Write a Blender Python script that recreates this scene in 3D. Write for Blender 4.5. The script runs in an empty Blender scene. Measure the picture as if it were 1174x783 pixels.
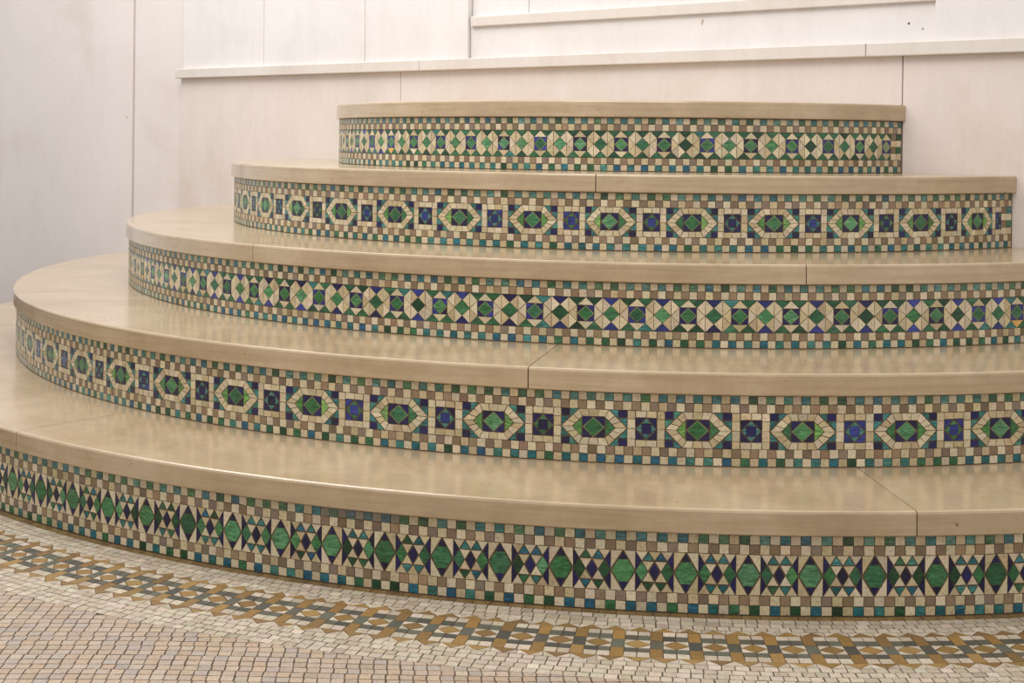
import bpy, math, random
from mathutils import Matrix, Vector
C = bpy.context.scene.collection
S = 0.16                    # one riser height in metres; all plan coordinates below are in risers
M_H = 0.7630                # height of the mosaic face of a riser
rnd = random.Random(7)

# Every step is an arc: centre, radius, angle of each motif of its frieze
STEP = {1: {'c': (-7.3961, 2.8269), 'R': 13.2145, 'kn': [(0.0, -0.04299), (1.0, 0.00169), (2.0, 0.04714), (3.0, 0.09191), (4.0, 0.13627), (5.0, 0.18071), (6.0, 0.22437), (7.0, 0.26868), (8.0, 0.3131), (9.0, 0.35639), (10.0, 0.4014), (11.0, 0.44507), (12.0, 0.4899), (13.0, 0.53449), (14.0, 0.57907), (15.0, 0.62283), (16.0, 0.6666), (17.0, 0.71236), (18.0, 0.7574), (19.0, 0.80152)], 'dn': 0.04435, 'phn': [18.065, 17.896]},
  2: {'c': (-7.2922, 2.5223), 'R': 11.2709, 'kn': [(-0.5, -0.37664), (0.0, -0.32754), (0.5, -0.27614), (1.0, -0.22592), (1.5, -0.1735), (2.0, -0.12992), (2.5, -0.08219), (3.0, -0.03617), (3.5, 0.01345), (4.0, 0.06232), (4.5, 0.11128), (5.0, 0.15981), (5.5, 0.21077), (6.0, 0.26009), (6.5, 0.30893), (7.0, 0.35849), (7.5, 0.40739), (8.0, 0.45601), (8.5, 0.50419), (9.0, 0.55402), (9.5, 0.6016), (10.0, 0.65172), (10.5, 0.69964), (11.0, 0.74943), (11.5, 0.79991), (12.0, 0.84709), (12.5, 0.89598)], 'dn': 0.09791, 'phn': [9.946, 10.017]},
  3: {'c': (-7.2039, 2.3418), 'R': 9.4259, 'kn': [(0.0, -0.42398), (1.0, -0.35898), (2.0, -0.29412), (3.0, -0.22966), (4.0, -0.16693), (5.0, -0.10136), (6.0, -0.03816), (7.0, 0.02551), (8.0, 0.09042), (9.0, 0.15388), (10.0, 0.2185), (11.0, 0.28169), (12.0, 0.34484), (13.0, 0.41085), (14.0, 0.47648), (15.0, 0.54073), (16.0, 0.60435), (17.0, 0.6685), (18.0, 0.73281), (19.0, 0.79828), (20.0, 0.86248), (21.0, 0.9271), (22.0, 0.98916), (23.0, 1.05013)], 'dn': 0.06426, 'phn': [16.857, 17.019]},
  4: {'c': (-7.0838, 1.9963), 'R': 7.4938, 'kn': [(-0.5, -0.48656), (0.0, -0.41777), (0.5, -0.34821), (1.0, -0.27888), (1.5, -0.2056), (2.0, -0.134), (2.5, -0.06022), (3.0, 0.00866), (3.5, 0.07772), (4.0, 0.14569), (4.5, 0.21778), (5.0, 0.28721), (5.5, 0.35799), (6.0, 0.42842), (6.5, 0.49406), (7.0, 0.56764), (7.5, 0.63675), (8.0, 0.70593), (8.5, 0.77937), (9.0, 0.84962), (9.5, 0.92067), (10.0, 0.99074), (10.5, 1.06443), (11.0, 1.13519), (11.5, 1.20134), (12.0, 1.26279)], 'dn': 0.14062, 'phn': [7.828, 7.742]},
  5: {'c': (-6.828, 1.6146), 'R': 5.5896, 'kn': [(0.0, -0.55976), (1.0, -0.45311), (2.0, -0.34463), (3.0, -0.23777), (4.0, -0.134), (5.0, -0.02897), (6.0, 0.07456), (7.0, 0.17501), (8.0, 0.27862), (9.0, 0.38406), (10.0, 0.4883), (11.0, 0.5956), (12.0, 0.70245), (13.0, 0.81462), (14.0, 0.92467), (15.0, 1.02854), (16.0, 1.12668), (17.0, 1.2178)], 'dn': 0.10535, 'phn': [9.907, 10.066]}}
TILES = {1: 6.08, 2: 11.68, 3: 6.5, 4: 10.7, 5: 6.2}     # small tiles per motif

def lin(c):
    return tuple(((v/255)/12.92 if v/255 <= .04045 else ((v/255+.055)/1.055)**2.4) for v in c)

# ------------------------------------------------------------------ materials
def new_mat(name):
    m = bpy.data.materials.new(name); m.use_nodes = True
    nt = m.node_tree; b = nt.nodes['Principled BSDF']
    return m, nt, b

def noise(nt, vec, scale, detail=3, rough=.55, dist=0):
    n = nt.nodes.new('ShaderNodeTexNoise'); n.inputs['Scale'].default_value = scale
    n.inputs['Detail'].default_value = detail; n.inputs['Roughness'].default_value = rough
    n.inputs['Distortion'].default_value = dist
    nt.links.new(vec, n.inputs['Vector']); return n.outputs['Fac']

def mapping(nt, vec, scale=(1,1,1), rot=(0,0,0)):
    m = nt.nodes.new('ShaderNodeMapping'); m.inputs['Scale'].default_value = scale
    m.inputs['Rotation'].default_value = rot
    nt.links.new(vec, m.inputs['Vector']); return m.outputs['Vector']

def ramp(nt, fac, stops):
    r = nt.nodes.new('ShaderNodeValToRGB'); e = r.color_ramp.elements
    while len(e) < len(stops): e.new(.5)
    for el, (p, c) in zip(e, stops):
        el.position = p; el.color = tuple(c) + (1,) if len(c) == 3 else c
    nt.links.new(fac, r.inputs['Fac']); return r.outputs['Color']

def mix(nt, a, b, fac, mode='MIX'):
    n = nt.nodes.new('ShaderNodeMix'); n.data_type = 'RGBA'; n.blend_type = mode
    for sock, v in ((n.inputs[6], a), (n.inputs[7], b), (n.inputs[0], fac)):
        if hasattr(v, 'is_output'): nt.links.new(v, sock)
        elif isinstance(v, (int, float)): sock.default_value = v
        else: sock.default_value = tuple(v) + (1,)
    return n.outputs[2]

def coord(nt):
    return nt.nodes.new('ShaderNodeTexCoord').outputs['Object']

def bump(nt, b, h, strength, dist):
    n = nt.nodes.new('ShaderNodeBump'); n.inputs['Strength'].default_value = strength
    n.inputs['Distance'].default_value = dist
    nt.links.new(h, n.inputs['Height']); nt.links.new(n.outputs['Normal'], b.inputs['Normal'])

def slab_material(name, c0, c1, c2, rough, coat):
    m, nt, b = new_mat(name); v = coord(nt)
    big = noise(nt, v, 5, 4, .6, .6); fine = noise(nt, v, 60, 4, .6)
    col = ramp(nt, big, [(.3, lin(c0)), (.5, lin(c1)), (.72, lin(c2))])
    col = mix(nt, col, ramp(nt, fine, [(.35, (.8, .8, .8)), (.6, (1, 1, 1))]), .28, 'MULTIPLY')
    band = noise(nt, mapping(nt, v, (3, 3, 60)), 1.5, 3, .6, .4)          # faint beds in the stone
    col = mix(nt, col, ramp(nt, band, [(.36, (.82, .77, .7)), (.56, (1, 1, 1))]), .6, 'MULTIPLY')
    pit = noise(nt, v, 95, 2, .5)
    msk = ramp(nt, pit, [(.755, (0, 0, 0)), (.78, (1, 1, 1))])
    col = mix(nt, col, lin((95, 75, 50)), msk)
    nt.links.new(col, b.inputs['Base Color'])
    r = nt.nodes.new('ShaderNodeMapRange'); r.inputs['To Min'].default_value = rough
    r.inputs['To Max'].default_value = rough + .12
    r.inputs['To Max'].default_value = rough + .05; nt.links.new(big, r.inputs['Value']); nt.links.new(r.outputs[0], b.inputs['Roughness'])
    b.inputs['Coat Weight'].default_value = coat; b.inputs['Coat Roughness'].default_value = .13
    return m

MAT = {}
MAT['slab'] = slab_material('tan_polished_marble', (174, 152, 121), (185, 163, 131), (196, 176, 146), .2, .45)

def wall_material(name, base, stain, streaky=.5):
    m, nt, b = new_mat(name); v = coord(nt)
    streak = noise(nt, mapping(nt, v, (20, 20, 2.6)), 1, 5, .65, .8)
    cloud = noise(nt, v, 2.2, 5, .6, .5)
    col = ramp(nt, cloud, [(.3, lin(stain)), (.5, lin(base)), (.75, lin(tuple(min(255, c+5) for c in base)))])
    col = mix(nt, col, ramp(nt, streak, [(.32, (.9, .885, .875)), (.6, (1, 1, 1))]), streaky, 'MULTIPLY')
    vein = noise(nt, mapping(nt, v, (1, 1, .5)), 7, 6, .7, 1.8)
    vm = ramp(nt, vein, [(.485, (1, 1, 1)), (.5, (.86, .84, .84)), (.515, (1, 1, 1))])
    col = mix(nt, col, vm, .3, 'MULTIPLY')
    sp = noise(nt, v, 30, 2, .5)
    col = mix(nt, col, lin((150, 125, 105)), ramp(nt, sp, [(.77, (0, 0, 0)), (.80, (.7, .7, .7))]))
    nt.links.new(col, b.inputs['Base Color'])
    b.inputs['Roughness'].default_value = .42
    bump(nt, b, cloud, .1, .003)
    return m
MAT['wall'] = wall_material('white_marble', (223, 218, 215), (215, 209, 205), .35)
MAT['wall_smooth'] = wall_material('clouded_white_marble', (224, 215, 210), (214, 202, 194), .1)
MAT['wall_low'] = wall_material('cream_marble', (217, 206, 198), (209, 196, 184), .4)
MAT['ledge'] = wall_material('ledge_marble', (214, 206, 198), (206, 195, 184))

def plain(name, c, rough=.7, nscale=120, amt=.3):
    m, nt, b = new_mat(name); v = coord(nt)
    f = noise(nt, v, nscale, 4, .6)
    col = ramp(nt, f, [(.3, lin(tuple(x*(1-amt) for x in c))), (.65, lin(c))])
    nt.links.new(col, b.inputs['Base Color']); b.inputs['Roughness'].default_value = rough
    return m
MAT['grout'] = plain('brown_grout', (112, 92, 68), .85)
MAT['floor_grout'] = plain('dark_floor_grout', (88, 70, 52), .85)

MAT['hole_shade'] = plain('dark_hole_shade', (104, 92, 84), .8)

def tile_material(name, rough, streak, coat=0.):
    m, nt, b = new_mat(name)
    at = nt.nodes.new('ShaderNodeAttribute'); at.attribute_name = 'tile_color'
    v = coord(nt)
    ad = nt.nodes.new('ShaderNodeVectorMath'); ad.operation = 'ADD'
    sc = nt.nodes.new('ShaderNodeVectorMath'); sc.operation = 'SCALE'; sc.inputs['Scale'].default_value = 3.7
    nt.links.new(at.outputs['Color'], sc.inputs[0]); nt.links.new(v, ad.inputs[0]); nt.links.new(sc.outputs[0], ad.inputs[1])
    if streak:
        wa = noise(nt, mapping(nt, ad.outputs[0], (60, 60, 260), (.7, .6, .3)), 1.0, 3, .6, 1.0)
        wb = noise(nt, mapping(nt, ad.outputs[0], (60, 60, 260), (-.8, -.7, .5)), 1.0, 3, .6, 1.0)
        gt = nt.nodes.new('ShaderNodeMath'); gt.operation = 'GREATER_THAN'; gt.inputs[1].default_value = .5
        nt.links.new(at.outputs['Alpha'], gt.inputs[0])
        w = mix(nt, wa, wb, gt.outputs[0])
        mul = ramp(nt, w, [(.36, (.42, .48, .46)), (.5, (1, 1, 1)), (.66, (2.0, 1.6, 1.7))])
        col = mix(nt, at.outputs['Color'], mul, .85, 'MULTIPLY')
    else:
        w = noise(nt, ad.outputs[0], 220, 4, .65)
        mul = ramp(nt, w, [(.3, (.56, .48, .38)), (.5, (1, 1, 1)), (.75, (1.06, 1.06, 1.06))])
        col = mix(nt, at.outputs['Color'], mul, .7, 'MULTIPLY')
    nt.links.new(col, b.inputs['Base Color'])
    b.inputs['Roughness'].default_value = rough; b.inputs['Coat Weight'].default_value = coat
    b.inputs['Coat Roughness'].default_value = .1
    bump(nt, b, w, .12, .001)
    return m
MAT['stone_tile'] = tile_material('stone_tesserae', .5, False, .1)
MAT['glass_tile'] = tile_material('streaked_glass_tesserae', .3, True, .12)

# ------------------------------------------------------------------ objects
def link(o, parent=None, label=None, cat=None, group=None, kind=None):
    C.objects.link(o)
    if parent: o.parent = parent
    for k, v in (('label', label), ('category', cat), ('group', group), ('kind', kind)):
        if v: o[k] = v
    return o

def mesh_obj(name, verts, faces, mats, parent=None, smooth=False, fmat=None, origin=(0, 0, 0), **kw):
    me = bpy.data.meshes.new(name)
    ox, oy, oz = origin
    me.from_pydata([((x-ox)*S, (y-oy)*S, (z-oz)*S) for x, y, z in verts], [], faces)
    for m in mats: me.materials.append(m)
    if fmat: me.polygons.foreach_set('material_index', fmat)
    if smooth: me.polygons.foreach_set('use_smooth', [True]*len(me.polygons))
    me.update()
    o = bpy.data.objects.new(name, me)
    o.location = (ox*S, oy*S, oz*S)
    return link(o, parent, **kw)

def bevel_box(name, x0, x1, y0, y1, z0, z1, mat, parent=None, w=.02, **kw):
    """box with its edges rounded off; y0 is the front"""
    o = mesh_obj(name, [(x, y, z) for x in (x0, x1) for y in (y0, y1) for z in (z0, z1)],
                 [(0, 1, 3, 2), (4, 6, 7, 5), (0, 4, 5, 1), (2, 3, 7, 6), (0, 2, 6, 4), (1, 5, 7, 3)], [mat], parent, **kw)
    b = o.modifiers.new('edge', 'BEVEL'); b.width = w*S; b.segments = 2
    return o

# ------------------------------------------------------------------ polygon helpers
def area(p):
    return sum(p[i][0]*p[(i+1) % len(p)][1]-p[(i+1) % len(p)][0]*p[i][1] for i in range(len(p)))/2

def inset(p, g):
    if area(p) < 0: p = p[::-1]
    n = len(p); out = []
    L = []
    for i in range(n):
        (x0, y0), (x1, y1) = p[i], p[(i+1) % n]
        dx, dy = x1-x0, y1-y0; l = math.hypot(dx, dy)
        if l < 1e-9: return None
        nx, ny = -dy/l, dx/l
        L.append((x0+nx*g, y0+ny*g, dx/l, dy/l))
    for i in range(n):
        x0, y0, dx, dy = L[i-1]; x1, y1, ex, ey = L[i]
        det = dx*ey-dy*ex
        if abs(det) < 1e-6: out.append((x1, y1)); continue
        t = ((x1-x0)*ey-(y1-y0)*ex)/det
        out.append((x0+dx*t, y0+dy*t))
    if area(out) <= 0: return None
    for i in range(n):   # flipped edge: too thin to keep
        x0, y0 = out[i]; x1, y1 = out[(i+1) % n]
        if (x1-x0)*L[i][2]+(y1-y0)*L[i][3] <= 0: return None
    return out

def clip(p, a, b, c):     # keep a*x+b*y<=c
    out = []
    for i in range(len(p)):
        P, Q = p[i], p[(i+1) % len(p)]
        dp, dq = a*P[0]+b*P[1]-c, a*Q[0]+b*Q[1]-c
        if dp <= 0: out.append(P)
        if dp*dq < 0:
            t = dp/(dp-dq); out.append((P[0]+(Q[0]-P[0])*t, P[1]+(Q[1]-P[1])*t))
    return out if len(out) > 2 and abs(area(out)) > 1e-5 else None

class Mosaic:
    def __init__(self, fn, g=.0038, raise_=.006, jit=.0022, chamfer=.0):
        self.fn, self.g, self.r, self.j = fn, g, raise_, jit
        self.v, self.f, self.m, self.c = [], [], [], []
    def tile(self, poly, col, glass=False, var=.07, g=None):
        q = inset(poly, self.g if g is None else g)
        if not q: q = inset(poly, (self.g if g is None else g)*.3)
        if not q: return
        q = [(x+rnd.uniform(-1, 1)*self.j, y+rnd.uniform(-1, 1)*self.j) for x, y in q]
        k = 1+rnd.gauss(0, var); col = lin(col)
        col = tuple(max(0, min(1, c*k*(1+rnd.gauss(0, var*.3)))) for c in col)
        b = len(self.v); n = len(q)
        h = self.r*(1+rnd.uniform(-.15, .15))
        self.v += [self.fn(x, y, h) for x, y in q]
        self.v += [self.fn(x, y, -.004) for x, y in q]
        self.f.append(tuple(range(b, b+n)))
        for i in range(n):
            self.f.append((b+i, b+n+i, b+n+(i+1) % n, b+(i+1) % n))
        self.m += [1 if glass else 0]*(n+1)
        self.c += [col]*(n+1)
    def build(self, name, parent, **kw):
        o = mesh_obj(name, self.v, self.f, [MAT['stone_tile'], MAT['glass_tile']], parent, fmat=self.m, **kw)
        at = o.data.attributes.new('tile_color', 'FLOAT_COLOR', 'FACE')
        at.data.foreach_set('color', [x for c in self.c for x in (*c, (sum(c)*997.) % 1)])
        return o

CREAM = [(202, 187, 154), (192, 175, 138), (210, 197, 168), (198, 183, 147), (184, 166, 130), (206, 193, 162), (196, 182, 156)]
TAUPE = [(128, 108, 84), (142, 120, 96), (120, 103, 84), (136, 112, 86), (130, 114, 98), (146, 122, 94), (124, 104, 76)]
GREEN = [(24, 70, 42), (36, 88, 56), (46, 98, 66), (20, 60, 34), (38, 92, 54)]
LEAF = [(58, 114, 72), (48, 104, 60), (76, 130, 88), (40, 96, 54), (66, 120, 72)]
LIME = [(96, 142, 72), (82, 132, 66), (66, 122, 58), (108, 148, 80)]
TEAL = [(48, 110, 104), (60, 120, 108), (42, 104, 100), (54, 116, 114)]
CYAN = [(26, 92, 106), (32, 98, 110), (28, 84, 108), (22, 94, 98)]
NAVY = [(15, 15, 60), (12, 13, 52), (18, 17, 66), (18, 20, 76)]
BLUE = [(34, 46, 112), (30, 40, 100), (42, 54, 126)]
pick = rnd.choice
def mute(c, a=.3, t=(158, 142, 116)): return tuple(x*(1-a)+y*a for x, y in zip(c, t))

# ------------------------------------------------------------------ steps
def step_fns(k):
    st = STEP[k]; (cx, cy), R, kn, dn = st['c'], st['R'], st['kn'], st['dn']
    def ang(n):                                   # motif number -> angle on the arc
        if n <= kn[0][0]: return kn[0][1]+(n-kn[0][0])*dn
        if n >= kn[-1][0]: return kn[-1][1]+(n-kn[-1][0])*dn
        for (n0, a0), (n1, a1) in zip(kn, kn[1:]):
            if n <= n1: return a0+(a1-a0)*(n-n0)/(n1-n0)
    def num(a):
        lo, hi = -60., 80.
        for _ in range(50):
            mid = (lo+hi)/2
            if ang(mid) < a: lo = mid
            else: hi = mid
        return lo
    aw = math.acos(cy/R)                          # the arc meets the wall plane y = 0 here
    return cx, cy, R, dn, ang, num, aw

def riser(k, label):
    cx, cy, R, dn, ang, num, aw = step_fns(k)
    zb = (k-1)*1.0; P = dn*R                      # arc length of one motif
    nA, nB = num(-aw)+.02, num(aw)-.004/dn
    root = bpy.data.objects.new('mosaic_riser', None); root.location = (cx*S, (cy-R)*S, zb*S)
    link(root, None, label, 'stair riser', 'mosaic stair risers')
    inv = (cx, cy-R, zb)
    def rel(o):                                   # children are kept in the root's frame
        o.location = (0, 0, 0); return o
    def place(x, z, h):                           # x = arc length from motif 0, z in risers
        a = ang(x/P); r = R+h
        return (cx+r*math.sin(a)-inv[0], cy-r*math.cos(a)-inv[1], z)
    # solid body of the step behind the tesserae, up to the underside of the slab
    N = 160; ztop = 1.0-SLAB-.002
    vs, fs = [], []
    for i in range(N+1):
        a = -aw+2*aw*i/N
        x, y = cx+R*math.sin(a)-inv[0], cy-R*math.cos(a)-inv[1]
        y = min(y, -inv[1]-.002)
        vs += [(x, y, 0.0), (x, y, ztop)]
    for i in range(N): fs.append((2*i, 2*i+2, 2*i+3, 2*i+1))
    fs.append((2*N, 0, 1, 2*N+1))
    fs.append(tuple(2*i for i in range(N, -1, -1))); fs.append(tuple(2*i+1 for i in range(N+1)))
    me = mesh_obj('mortar_bed', vs, fs, [MAT['grout']], root)
    me['label'] = 'brown mortar showing between the tesserae'
    H = M_H
    r1, r2, r3, r4 = H*.127, H*.25, H*.75, H*.873
    tpm = TILES[k]; tw = P/tpm                     # tile width
    sA, sB = nA*P, nB*P
    up, lo, fr = Mosaic(place), Mosaic(place), Mosaic(place, .0034)
    q0 = math.floor((nA-STEP[k]['phn'][0])*tpm)-1; q1 = math.ceil((nB-STEP[k]['phn'][0])*tpm)+1
    def row(M, phn, z0, z1, kind, par):
        for q in range(q0-2, q1+3):
            x0 = phn*P+(q-.5)*tw; x1 = x0+tw
            x0, x1 = max(x0, sA), min(x1, sB)
            if x1-x0 < tw*.25: continue
            odd = (q+par) % 2
            grime = k == 1 and z0 > .5 and 7.7 < x0/P < 9.2 and rnd.random() < .85
            pl = [(x0, z0), (x1, z0), (x1, z1), (x0, z1)]
            if kind == 'colour':
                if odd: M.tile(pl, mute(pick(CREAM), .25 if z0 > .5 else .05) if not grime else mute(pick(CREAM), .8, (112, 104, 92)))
                else:
                    c = pick(GREEN+TEAL) if rnd.random() < .62 else pick(CYAN)
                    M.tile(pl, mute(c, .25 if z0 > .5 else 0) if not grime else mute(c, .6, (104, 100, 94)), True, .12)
            else:
                if odd: M.tile(pl, pick(TAUPE), False, .08)
                else: M.tile(pl, pick(CREAM), False, .05)
    pb, pt = STEP[k]['phn']
    row(lo, pb, 0.009, r1, 'colour', 0); row(lo, pb, r1, r2, 'taupe', 1 if False else 0)
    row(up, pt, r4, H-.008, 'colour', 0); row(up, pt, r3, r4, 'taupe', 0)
    # the frieze, drawn in motif units (u along, v from -1 bottom to 1 top)
    zc, hh = (r2+r3)/2, (r3-r2)/2
    end = sB-2.3*tw if k >= 4 else sB
    def T(pts, col, glass=False, var=.06, g=None, pool=None):
        pl = [(x*P, zc+v*hh) for x, v in pts]
        pl = clip(pl, 1, 0, end)
        if pl: pl = clip(pl, -1, 0, -sA)
        if not pl: return
        if g and g > .004:                      # pale cement around the large glass pieces
            r0, j0 = fr.r, fr.j; fr.r, fr.j = .0036, 0
            fr.tile(pl, (128, 144, 108) if k != 1 else (120, 112, 84), False, .05, .0008); fr.r, fr.j = r0, j0
            fr.tile(pl, col, glass, var, .0078)
        else: fr.tile(pl, col, glass, var, g)
    a6 = 1/6
    for n in range(math.floor(nA)-1, math.ceil(nB)+2):
        if k in (3, 5):
            def G(u, v): return (n+u*a6, v/2)
            nav = [pick(NAVY+BLUE) for _ in range(2)]
            leaf = pick(LEAF+GREEN[1:3])
            for sx in (-1, 1):
                for sy in (-1, 1):
                    T([G(sx, sy*1), G(sx*.04, sy*1), G(sx, sy*.04)], nav[0] if rnd.random() < .8 else nav[1], True)
            T([G(0, -.97), G(.97, 0), G(0, .97), G(-.97, 0)], leaf, True, .1, .005)
            for sy in (-1, 1):
                T([G(-1, sy), G(1, sy), G(0, 2*sy)], pick(CREAM) if rnd.random() > .06 else (214, 172, 96))
                for sx in (-1, 1):
                    T([G(0, 2*sy), G(2*sx, 2*sy), G(sx, sy)], pick(GREEN+GREEN+TEAL[:1]), True, .1)
                    T([G(2*sx, 2*sy), G(sx, sy), G(2*sx, 0)], pick(CREAM))
                    T([G(2*sx, 2*sy), G(3*sx, sy), G(2*sx, 0)], pick(CREAM))
                T([G(2, 2*sy), G(4, 2*sy), G(3, sy)], pick(BLUE+NAVY[2:]) if (k == 3 or n < 3) else pick(GREEN), True, .1)
                T([G(4, 2*sy), G(3, sy), G(4, 0)], pick(CREAM))
            for sx in (-1, 1):
                T([G(2*sx, 0), G(sx, -1), G(sx, 1)], pick(CREAM))
            T([G(2, 0), G(3, -1), G(4, 0), G(3, 1)], pick(LEAF+GREEN[1:]), True, .1)
        elif k in (2, 4):
            w = 642.
            def Q(u, v): return (n+u/w, v/108)                      # square unit
            nv = pick([NAVY, NAVY, NAVY, BLUE])
            for sx in (-1, 1):
                for sy in (-1, 1):
                    T([Q(sx*65, sy*65), Q(sx*3, sy*65), Q(sx*65, sy*3)], pick(nv), True)
            ring = pick(TEAL+LEAF[1:2])
            inn = pick(BLUE+NAVY)
            for sx in (-1, 1):                                      # ring of slivers round the inner square
                T([Q(sx*30, 29), Q(sx*30, -29), Q(sx*61, 0)], mute(ring, .1), True, .08, .0022)
                T([Q(29, sx*31), Q(-29, sx*31), Q(0, sx*61)], mute(ring, .1), True, .08, .0022)
            T([Q(-31, -31), Q(31, -31), Q(31, 31), Q(-31, 31)], inn, True, .1, .0022)
            for sy in (-1, 1):
                T([Q(-65, sy*67), Q(0, sy*67), Q(0, sy*108), Q(-65, sy*108)], pick(CREAM))
                T([Q(0, sy*67), Q(65, sy*67), Q(65, sy*108), Q(0, sy*108)], pick(CREAM))
            for sx in (-1, 1):
                ys = [-108, -62, 0, 58, 108]
                for y0, y1 in zip(ys, ys[1:]):
                    T([Q(sx*67, y0), Q(sx*116, y0), Q(sx*116, y1), Q(sx*67, y1)], pick(CREAM))
            def X(u, v): return (n+.5+u/w, v/108)                   # hexagon unit
            OX, TX, IX, JX, IH = 204, 92, 134, 70, 62
            for sx in (-1, 1):
                for sy in (-1, 1):
                    T([X(sx*205, sy*64), X(sx*205, sy*108), X(sx*152, sy*108), X(sx*152, sy*64)], pick(NAVY), True)
                    T([X(sx*150, sy*108), X(sx*96, sy*108), X(sx*150, sy*55)], pick(TEAL), True, .1)
                    T([X(sx*205, sy*62), X(sx*150, sy*58), X(sx*205, sy*4)], pick(TEAL), True, .1)
                    for i in range(3):                              # slanting sides of the ring
                        t0, t1 = i/3, (i+1)/3
                        f = lambda A, B, t: (A[0]+(B[0]-A[0])*t, A[1]+(B[1]-A[1])*t)
                        oa, ob, ia, ib = (OX, 0), (TX, 108), (IX, 0), (JX, IH)
                        p0, p1, p2, p3 = f(oa, ob, t0), f(oa, ob, t1), f(ia, ib, t1), f(ia, ib, t0)
                        T([X(sx*p[0], sy*p[1]) for p in (p0, p1, p2, p3)], pick(CREAM))
                    T([X(sx*74, 0), X(sx*72, sy*IH), X(sx*131, 0)], pick(LIME), True, .08, .0015) if False else None
                T([X(sx*74, -58), X(sx*74, 58), X(sx*131, 0)], pick(LIME+LEAF[:2]), True, .12)
            for sy in (-1, 1):
                for u0, u1, e0, e1 in ((-70, -26, -92, -32), (-26, 26, -32, 32), (26, 70, 32, 92)):
                    T([X(u0, sy*(IH+2)), X(u1, sy*(IH+2)), X(e1, sy*108), X(e0, sy*108)], pick(CREAM))
                for sx in (-1, 1):
                    T([X(sx*70, sy*IH), X(sx*3, sy*IH), X(sx*70, sy*2)], pick(NAVY), True)
            T([X(0, -60), X(67, 0), X(0, 60), X(-67, 0)], pick(LEAF+GREEN[2:3]), True, .1, .0045)
        else:
            pw, b = .197, .101
            def Z(u, v): return (n+u, v)                            # upright panel with the large diamond
            lf = pick(LEAF+GREEN[1:3])
            hx = .183
            T([Z(-hx*.42, -.56), Z(-hx, 0), Z(-hx*.42, .56), Z(hx*.42, .56), Z(hx, 0), Z(hx*.42, -.56)], lf, True, .1)
            for sy in (-1, 1):
                T([Z(-hx*.43, sy*.56), Z(hx*.43, sy*.56), Z(0, sy*.98)], pick(NAVY), True)
                for sx in (-1, 1):
                    T([Z(sx*pw, sy*1), Z(sx*.008, sy*1), Z(sx*pw, sy*.05)], pick(CREAM), False, .05, .003)
            def W(i, v): return (n+.5+i*b, v)
            for sx in (-1, 1):
                T([W(sx*3, 0), W(sx*2, -.5), W(sx*1, 0), W(sx*2, .5)], pick(GREEN+LEAF[1:]), True, .1)
                for sy in (-1, 1):
                    T([W(3*sx, sy), W(3*sx, 0), W(2.02*sx, sy*.52)], pick(NAVY), True)
                    T([W(.1*sx, sy*.54), W(1.9*sx, sy*.54), W(1*sx, sy*.96)],
                      pick(TEAL+GREEN[:3]) if rnd.random() < .75 else pick(CYAN), True, .12)
                    T([W(sx, sy), W(3*sx, sy), W(2*sx, sy*.52)], mute(pick(CREAM), .1 if sy > 0 else .15))
                    T([W(.05*sx, sy*.5), W(1.95*sx, sy*.5), W(sx, 0)], mute(pick(CREAM), .1))
            for sy in (-1, 1):
                T([W(-1, sy), W(1, sy), W(0, sy*.52)], pick(CREAM))
            T([W(0, -.46), W(.85, 0), W(0, .46), W(-.85, 0)], pick(NAVY), True)
    if k >= 4:                                                       # two checkered columns close the frieze at the wall
        for ci in range(2):
            x0 = end+ci*(sB-end)/2; x1 = x0+(sB-end)/2
            for r in range(4):
                z0 = r2+(r3-r2)*r/4; z1 = r2+(r3-r2)*(r+1)/4
                cc = (ci+r) % 2 == 0
                if ci == 0: fr.tile([(x0, z0), (x1, z0), (x1, z1), (x0, z1)], pick(CREAM) if cc else pick(TAUPE))
                else: fr.tile([(x0, z0), (x1, z0), (x1, z1), (x0, z1)], pick(CREAM) if not cc else pick(GREEN+TEAL), cc)
    up.build('checkered_upper_border', root)
    f = fr.build('patterned_frieze', root)
    lo.build('checkered_lower_border', root)
    f['label'] = {1: 'band of tall green and navy diamonds', 2: 'band of cream hexagons around green diamonds and navy squares',
                  3: 'band of green diamonds and blue squares', 4: 'band of cream hexagons around green diamonds and navy squares',
                  5: 'band of green diamonds and navy squares'}[k]
    return root

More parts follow.
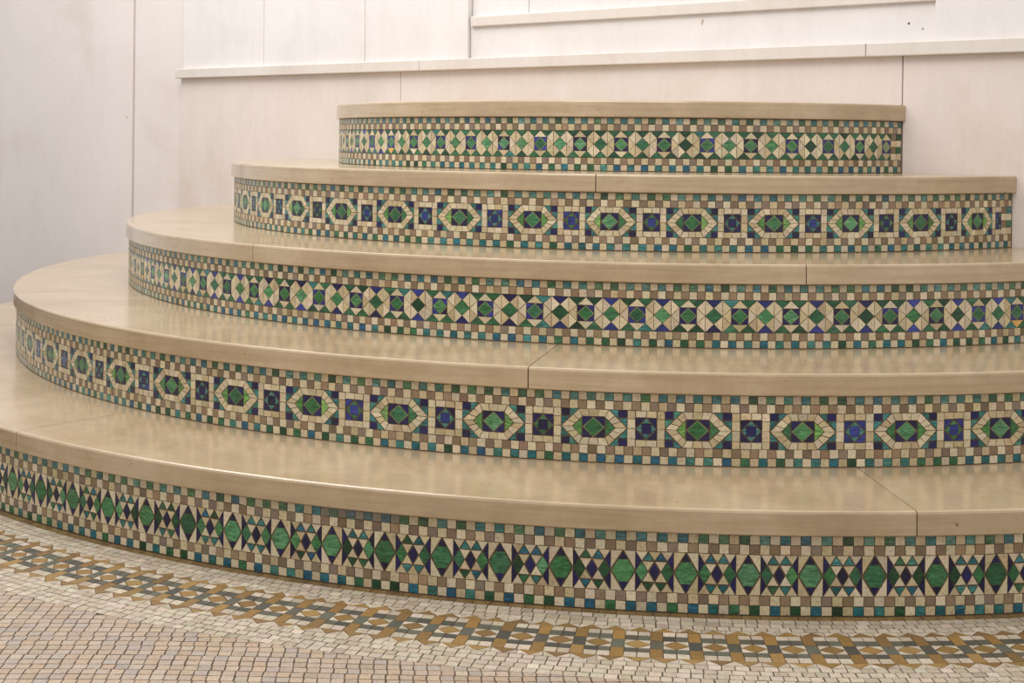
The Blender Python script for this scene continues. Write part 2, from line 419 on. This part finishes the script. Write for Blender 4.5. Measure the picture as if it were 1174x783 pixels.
SLAB = .237
OVER = .055
def slabs(k, joints, labels):
    cx, cy, R, dn, ang, num, aw = step_fns(k)
    Ro = R+OVER; awo = math.acos(cy/Ro)
    if k < 5:
        cx2, cy2, R2 = *STEP[k+1]['c'], STEP[k+1]['R']-.7
    cuts = [-awo]+joints+[awo]
    z0, z1 = k-SLAB, float(k)
    for i, (a0, a1) in enumerate(zip(cuts, cuts[1:])):
        gap = .006/Ro
        if i > 0: a0 += gap
        if i < len(cuts)-2: a1 -= gap
        n = max(6, int((a1-a0)/.02))
        def inner(a):
            if k == 5: return None
            # radial line from the outer point towards the centre of this arc, met with the inner circle
            x, y = cx+Ro*math.sin(a), cy-Ro*math.cos(a); dx, dy = -math.sin(a), math.cos(a)
            ex, ey = x-cx2, y-cy2
            B = ex*dx+ey*dy; Cc = ex*ex+ey*ey-R2*R2
            d = B*B-Cc
            t = -B-math.sqrt(max(d, 0))
            return (x+dx*t, y+dy*t)
        e = .028
        prof = [(None, z0), (.012, z0), (0, z0+.012), (0, z1-e), (e*.3, z1-e*.3), (e, z1), (None, z1)]
        vs, fs = [], []
        st = []
        for j in range(n+1):
            a = a0+(a1-a0)*j/n
            O = (cx+Ro*math.sin(a), cy-Ro*math.cos(a))
            if k == 5:
                xl = cx+(Ro-.6)*math.sin(-awo)*.97; xr = -xl+2*cx
                t = (a+awo)/(2*awo); I = (xl+(xr-xl)*t, -.004)
            else:
                I = inner(a)
            st.append((O, I))
        aL, aR = st[0][0], st[-1][0]
        m = len(prof)
        for (O, I) in st:
            dx, dy = I[0]-O[0], I[1]-O[1]; L = math.hypot(dx, dy) or 1
            for d, z in prof:
                d = L if d is None else min(d, L*.9)
                vs.append((O[0]+dx/L*d, min(O[1]+dy/L*d, -.004), z))
        for j in range(n):
            for q in range(m):
                q2 = (q+1) % m
                fs.append((j*m+q, (j+1)*m+q, (j+1)*m+q2, j*m+q2))
        fs.append(tuple(range(m-1, -1, -1))); fs.append(tuple(n*m+q for q in range(m)))
        am = (a0+a1)/2; org = (cx+Ro*math.sin(am), cy-Ro*math.cos(am), z0)
        mesh_obj('marble_tread', vs, fs, [MAT['slab']], origin=org, label=labels[i], cat='stair tread',
                 group='marble slabs of the stair treads')

riser(1, 'lowest mosaic riser, tall green diamonds in upright cream panels, standing on the floor')
riser(2, 'second mosaic riser from the floor, long hexagons, between the two lowest treads')
riser(3, 'middle mosaic riser of the five, blue squares between green diamonds')
riser(4, 'fourth mosaic riser from the floor, hexagons, ending against the marble wall at right')
riser(5, 'topmost and shortest mosaic riser, green diamonds and navy squares under the top slab')
slabs(1, [-.80, -.031, .741], [
    'lowest tread slab at the far left, curving back to the wall behind the stairs',
    'lowest tread slab running off the left edge, ending at the joint near the left corner',
    'long slab of the lowest tread across the middle of the photo',
    'lowest tread slab at the right, past the slanting joint'])
slabs(2, [-.475, .442], [
    'rear left slab of the second tread, curving back to the left wall',
    'front left slab of the second tread, ending at the slanting joint in the middle',
    'right slab of the second tread from the floor, right of the middle joint'])
slabs(3, [-.035, .75], [
    'left slab of the middle tread with the rounded end',
    'long centre slab of the middle tread',
    'right slab of the middle tread running off the right edge'])
slabs(4, [-.50, .471], [
    'short slab at the left rounded end of the fourth tread',
    'left long slab of the fourth tread, just under the top riser',
    'right slab of the fourth tread, its square end meeting the marble wall'])
slabs(5, [], ['single long topmost slab over the shortest riser'])

# ------------------------------------------------------------------ walls (front face of the dado at y = 0)
XR = 9.0
wb = bevel_box('wall_back', -24, XR, .6, 1.2, 0, 17, MAT['grout'], None, .01, kind='structure')
def panel(x0, x1, y, z0, z1, mat='wall', name='marble_panel'):
    g = .006
    o = bevel_box(name, x0+g, x1-g, y, .6, z0, z1, MAT[mat], None, .012)
    o.parent = wb; return o
def at(o):     # wb has its origin at the world origin
    return o
LZ0, LZ1 = 5.72, 5.925
HOLES = ((-1.415, 6.203, .019), (-1.203, 6.117, .012))
for x0, x1 in ((-18.13, -11.5), (-11.5, -1.475), (-1.475, XR)):
    panel(x0, x1, 0, 0, LZ0+.02, 'wall_low')
panel(-20.035, -18.10, .165, 0, 17, 'wall_smooth')
for x0, x1 in ((-18.07, -15.42), (-15.42, -12.47), (-12.47, -9.82)):
    panel(x0, x1, 0, LZ1-.02, 17)
panel(-9.82, -1.0, .07, LZ1-.02, 6.56)
for x0, x1 in ((-9.82, -8.5), (-8.5, -1.0)):
    panel(x0, x1, .12, 6.60, 17)
panel(-1.0, XR, 0, LZ1-.02, 17)
for hx, hz, hr in HOLES:                       # dark discs painted in for the shade inside two old fixing holes
    vs = [(hx+hr*rr*math.cos(a*math.pi/8), .07-dy, hz+hr*rr*math.sin(a*math.pi/8)) for rr, dy in ((1, .0), (.8, .006)) for a in range(16)]
    o = mesh_obj('hole_shade_disc', vs, [(i, (i+1) % 16, 16+(i+1) % 16, 16+i) for i in range(16)]+[tuple(range(16, 32))], [MAT['hole_shade']], wb)
    o['label'] = 'small disc coloured as the dark inside a hole'
wl = bevel_box('wall_left', -30, -20.07, .12, .9, 0, 17, MAT['wall_smooth'], None, .012, kind='structure')
t1 = bevel_box('trim_1', -18.2, XR, -.02, .5, LZ0+.02, LZ1-.02, MAT['grout'], None, .004, kind='structure')
for x0, x1 in ((-18.21, -10.93), (-10.93, -2.0), (-2.0, XR)):
    bevel_box('ledge_stone', x0+.004, x1-.004, -.12, .4, LZ0, LZ1, MAT['ledge'], t1, .016)
t2 = bevel_box('trim_2', -9.70, -1.0, .03, .5, 6.53, 6.67, MAT['grout'], None, .004, kind='structure')
bevel_box('ledge_stone', -9.765, -1.0, .0, .4, 6.51, 6.70, MAT['ledge'], t2, .016)

# ------------------------------------------------------------------ floor
fl = mesh_obj('floor', [(-30, -40, 0), (14, -40, 0), (14, 1, 0), (-30, 1, 0), (-30, -40, -.6), (14, -40, -.6), (14, 1, -.6), (-30, 1, -.6)],
              [(0, 1, 2, 3), (7, 6, 5, 4), (0, 4, 5, 1), (1, 5, 6, 2), (2, 6, 7, 3), (3, 7, 4, 0)], [MAT['floor_grout']], kind='structure')
cx, cy, R, dn, ang, num, aw = step_fns(1)
def ringfn(x, y, h):         # x = arc length at radius R+.75, y = distance outwards from the riser
    a = x/(R+.75); r = R+y
    return (cx+r*math.sin(a), cy-r*math.cos(a), h)
FW = [(180, 167, 147), (189, 176, 158), (172, 158, 138), (182, 170, 150)]
GOLD = [(136, 104, 52), (128, 97, 48), (143, 112, 62), (121, 92, 50)]
DARK = [(76, 73, 62), (85, 82, 70), (68, 67, 60), (86, 88, 74)]
bd = Mosaic(ringfn, .005, .004, .004)
def Bt(pts, col, g=None): bd.tile([(p[0], p[1]) for p in pts], col, False, .06, g)
RR = R+.75; A0, A1 = -1.05*RR, 1.33*RR
def ringrow(y0, y1, w, cols, off=0.):
    x = A0+off; ph = rnd.random()
    while x < A1:
        ww = w*rnd.uniform(.92, 1.08)*RR/(R+y0)
        Bt([(x, y0), (x+ww, y0), (x+ww, y1), (x, y1)], pick(cols)); x += ww
ringrow(.015, .115, .17, [mute(g, .4, (100, 84, 54)) for g in GOLD])  # gold row along the riser, mixed darker to paint in the shadow there
for i in range(3): ringrow(.115+i*.105, .22+i*.105, .112, FW, .03*i)
PER = .3375                  # motif of the running border
ph0 = .4742*RR
i0, i1 = math.floor((A0-ph0)/PER), math.ceil((A1-ph0)/PER)
YT, Y0, Y1, Y2, Y3, Y4, Y5, YB = .43, .53, .635, .75, .945, 1.04, 1.155, 1.26
for i in range(i0, i1):
    c = ph0+i*PER; hw = PER*.335; x0, x1 = c-hw, c+hw; x2 = c+PER-hw
    for ya, yb, cols in ((Y0, Y1, FW), (Y1, Y2, DARK), (Y3, Y4, DARK), (Y4, Y5, FW)):
        Bt([(x0, ya), (c, ya), (c, yb), (x0, yb)], pick(cols)); Bt([(c, ya), (x1, ya), (x1, yb), (c, yb)], pick(cols))
    ym = (Y2+Y3)/2
    Bt([(x0, ym), (c, Y2), (x1, ym), (c, Y3)], pick(GOLD))
    for sx in (x0, x1):
        for sy in (Y2, Y3): Bt([(sx, sy), (c, sy), (sx, ym)], pick(FW), .003)
    Bt([(x1, Y0), (x2, Y0), (x2, Y2), (x1, Y2)], pick(GOLD), .002)
    Bt([(x1, Y2), (x2, Y2), (x2, Y3), (x1, Y3)], pick(DARK), .002)
    Bt([(x1, Y3), (x2, Y3), (x2, Y5), (x1, Y5)], pick(GOLD), .002)
TR = PER*2/3
for i in range(math.floor(A0/TR), math.ceil(A1/TR)):
    c = i*TR
    Bt([(c-TR/2, Y0), (c+TR/2, Y0), (c, YT)], pick(GOLD), .002)
    Bt([(c-TR/2, Y5), (c+TR/2, Y5), (c, YB)], pick(GOLD), .002)
    for ya, yb in ((YT, Y0), (YB, Y5)):
        Bt([(c, ya), (c+TR/2, ya), (c+TR/2, yb)], pick(FW), .003); Bt([(c+TR/2, ya), (c+TR, ya), (c+TR/2, yb)], pick(FW), .003)
for i in range(4): ringrow(YB+i*.1, YB+.1+i*.1, .112, FW, .04*i)
b = bd.build('mosaic_floor_border', fl)
b['label'] = 'curved border of gold and dark grey tesserae around the stairs'

FIELD = [(168, 150, 130), (174, 157, 139), (165, 147, 127), (174, 154, 131), (168, 150, 134), (171, 148, 124), (161, 148, 136)]
def flat(x, y, h): return (x, y, h)
fd = Mosaic(flat, .0058, .004, .004)
Rb = R+YB+.395
th = math.radians(38); ux, uy = math.cos(th), math.sin(th)       # rows run along u
TU, TV = .116, .107
def warp(u, v):
    u2 = u+.05*math.sin(v*1.3)+.04*math.sin(u*.7+v*.5)-.13*(v+10)*math.exp(-((u-1.0)/5)**2)*.6
    v2 = v+.03*math.sin(u*1.1)
    return (ux*u2-uy*v2, uy*u2+ux*v2)
for iv in range(-170, -30):
    v = iv*TV; sh = rnd.uniform(-.012, .012)
    for iu in range(-190, 50):
        u = iu*TU+sh
        pl = [warp(u, v), warp(u+TU, v), warp(u+TU, v+TV), warp(u, v+TV)]
        mx, my = pl[0]
        if not (-19 < mx < 9 and -22 < my < -1.5): continue
        dx, dy = mx-cx, my-cy; d = math.hypot(dx, dy)
        if d < Rb-.3: continue
        if d < Rb+.45:
            nx, ny = dx/d, dy/d
            pl = clip(pl, -nx, -ny, -(nx*(cx+nx*Rb)+ny*(cy+ny*Rb)))
            if not pl: continue
        fd.tile(pl, pick(FIELD), False, .045)
f = fd.build('mosaic_floor_field', fl)
f['label'] = 'plain field of small pinkish cream tesserae'

# ------------------------------------------------------------------ light
def area_light(name, loc, size, sizey, power, col, target):
    L = bpy.data.lights.new(name, 'AREA'); L.shape = 'RECTANGLE'; L.size = size*S; L.size_y = sizey*S
    L.energy = power; L.color = col
    o = bpy.data.objects.new(name, L); o.location = tuple(c*S for c in loc)
    d = Vector(target)-Vector(loc); o.rotation_euler = d.to_track_quat('-Z', 'Y').to_euler()
    C.objects.link(o); return o
area_light('ceiling_light', (-14, -7, 17.5), 17, 9, 60, (1, .99, .985), (-13, -3, 4))
area_light('ceiling_light', (0, -14, 17.5), 12, 8, 33, (1, .975, .955), (-3, -5, 0))
w = bpy.data.worlds.new('room_light'); bpy.context.scene.world = w; w.use_nodes = True
w.node_tree.nodes['Background'].inputs[0].default_value = (1.0, .975, .96, 1)
w.node_tree.nodes['Background'].inputs[1].default_value = .8

# ------------------------------------------------------------------ camera
f_, yaw, pitch, roll, ppy, ex, ey, ez = 1568.2555, .665857, -.0015957, .0104662, 163.517, 6.441056, -19.35298, 4.421859
fw = Vector((-math.sin(yaw)*math.cos(pitch), math.cos(yaw)*math.cos(pitch), math.sin(pitch)))
r = Vector((math.cos(yaw), math.sin(yaw), 0)); u = r.cross(fw)
r2 = math.cos(roll)*r+math.sin(roll)*u; u2 = -math.sin(roll)*r+math.cos(roll)*u
cam = bpy.data.cameras.new('camera'); co = bpy.data.objects.new('camera', cam); C.objects.link(co)
co.matrix_world = Matrix(((r2.x, u2.x, -fw.x, ex*S), (r2.y, u2.y, -fw.y, ey*S), (r2.z, u2.z, -fw.z, ez*S), (0, 0, 0, 1)))
cam.sensor_width = 36; cam.lens = f_/1174*36
cam.shift_y = (ppy-391.5)/1174
cam.clip_start = .05
sc = bpy.context.scene; sc.camera = co
sc.view_settings.view_transform = 'Standard'; sc.view_settings.look = 'None'
sc.view_settings.gamma = 1; sc.view_settings.use_curve_mapping = False
sc.view_settings.exposure = 0
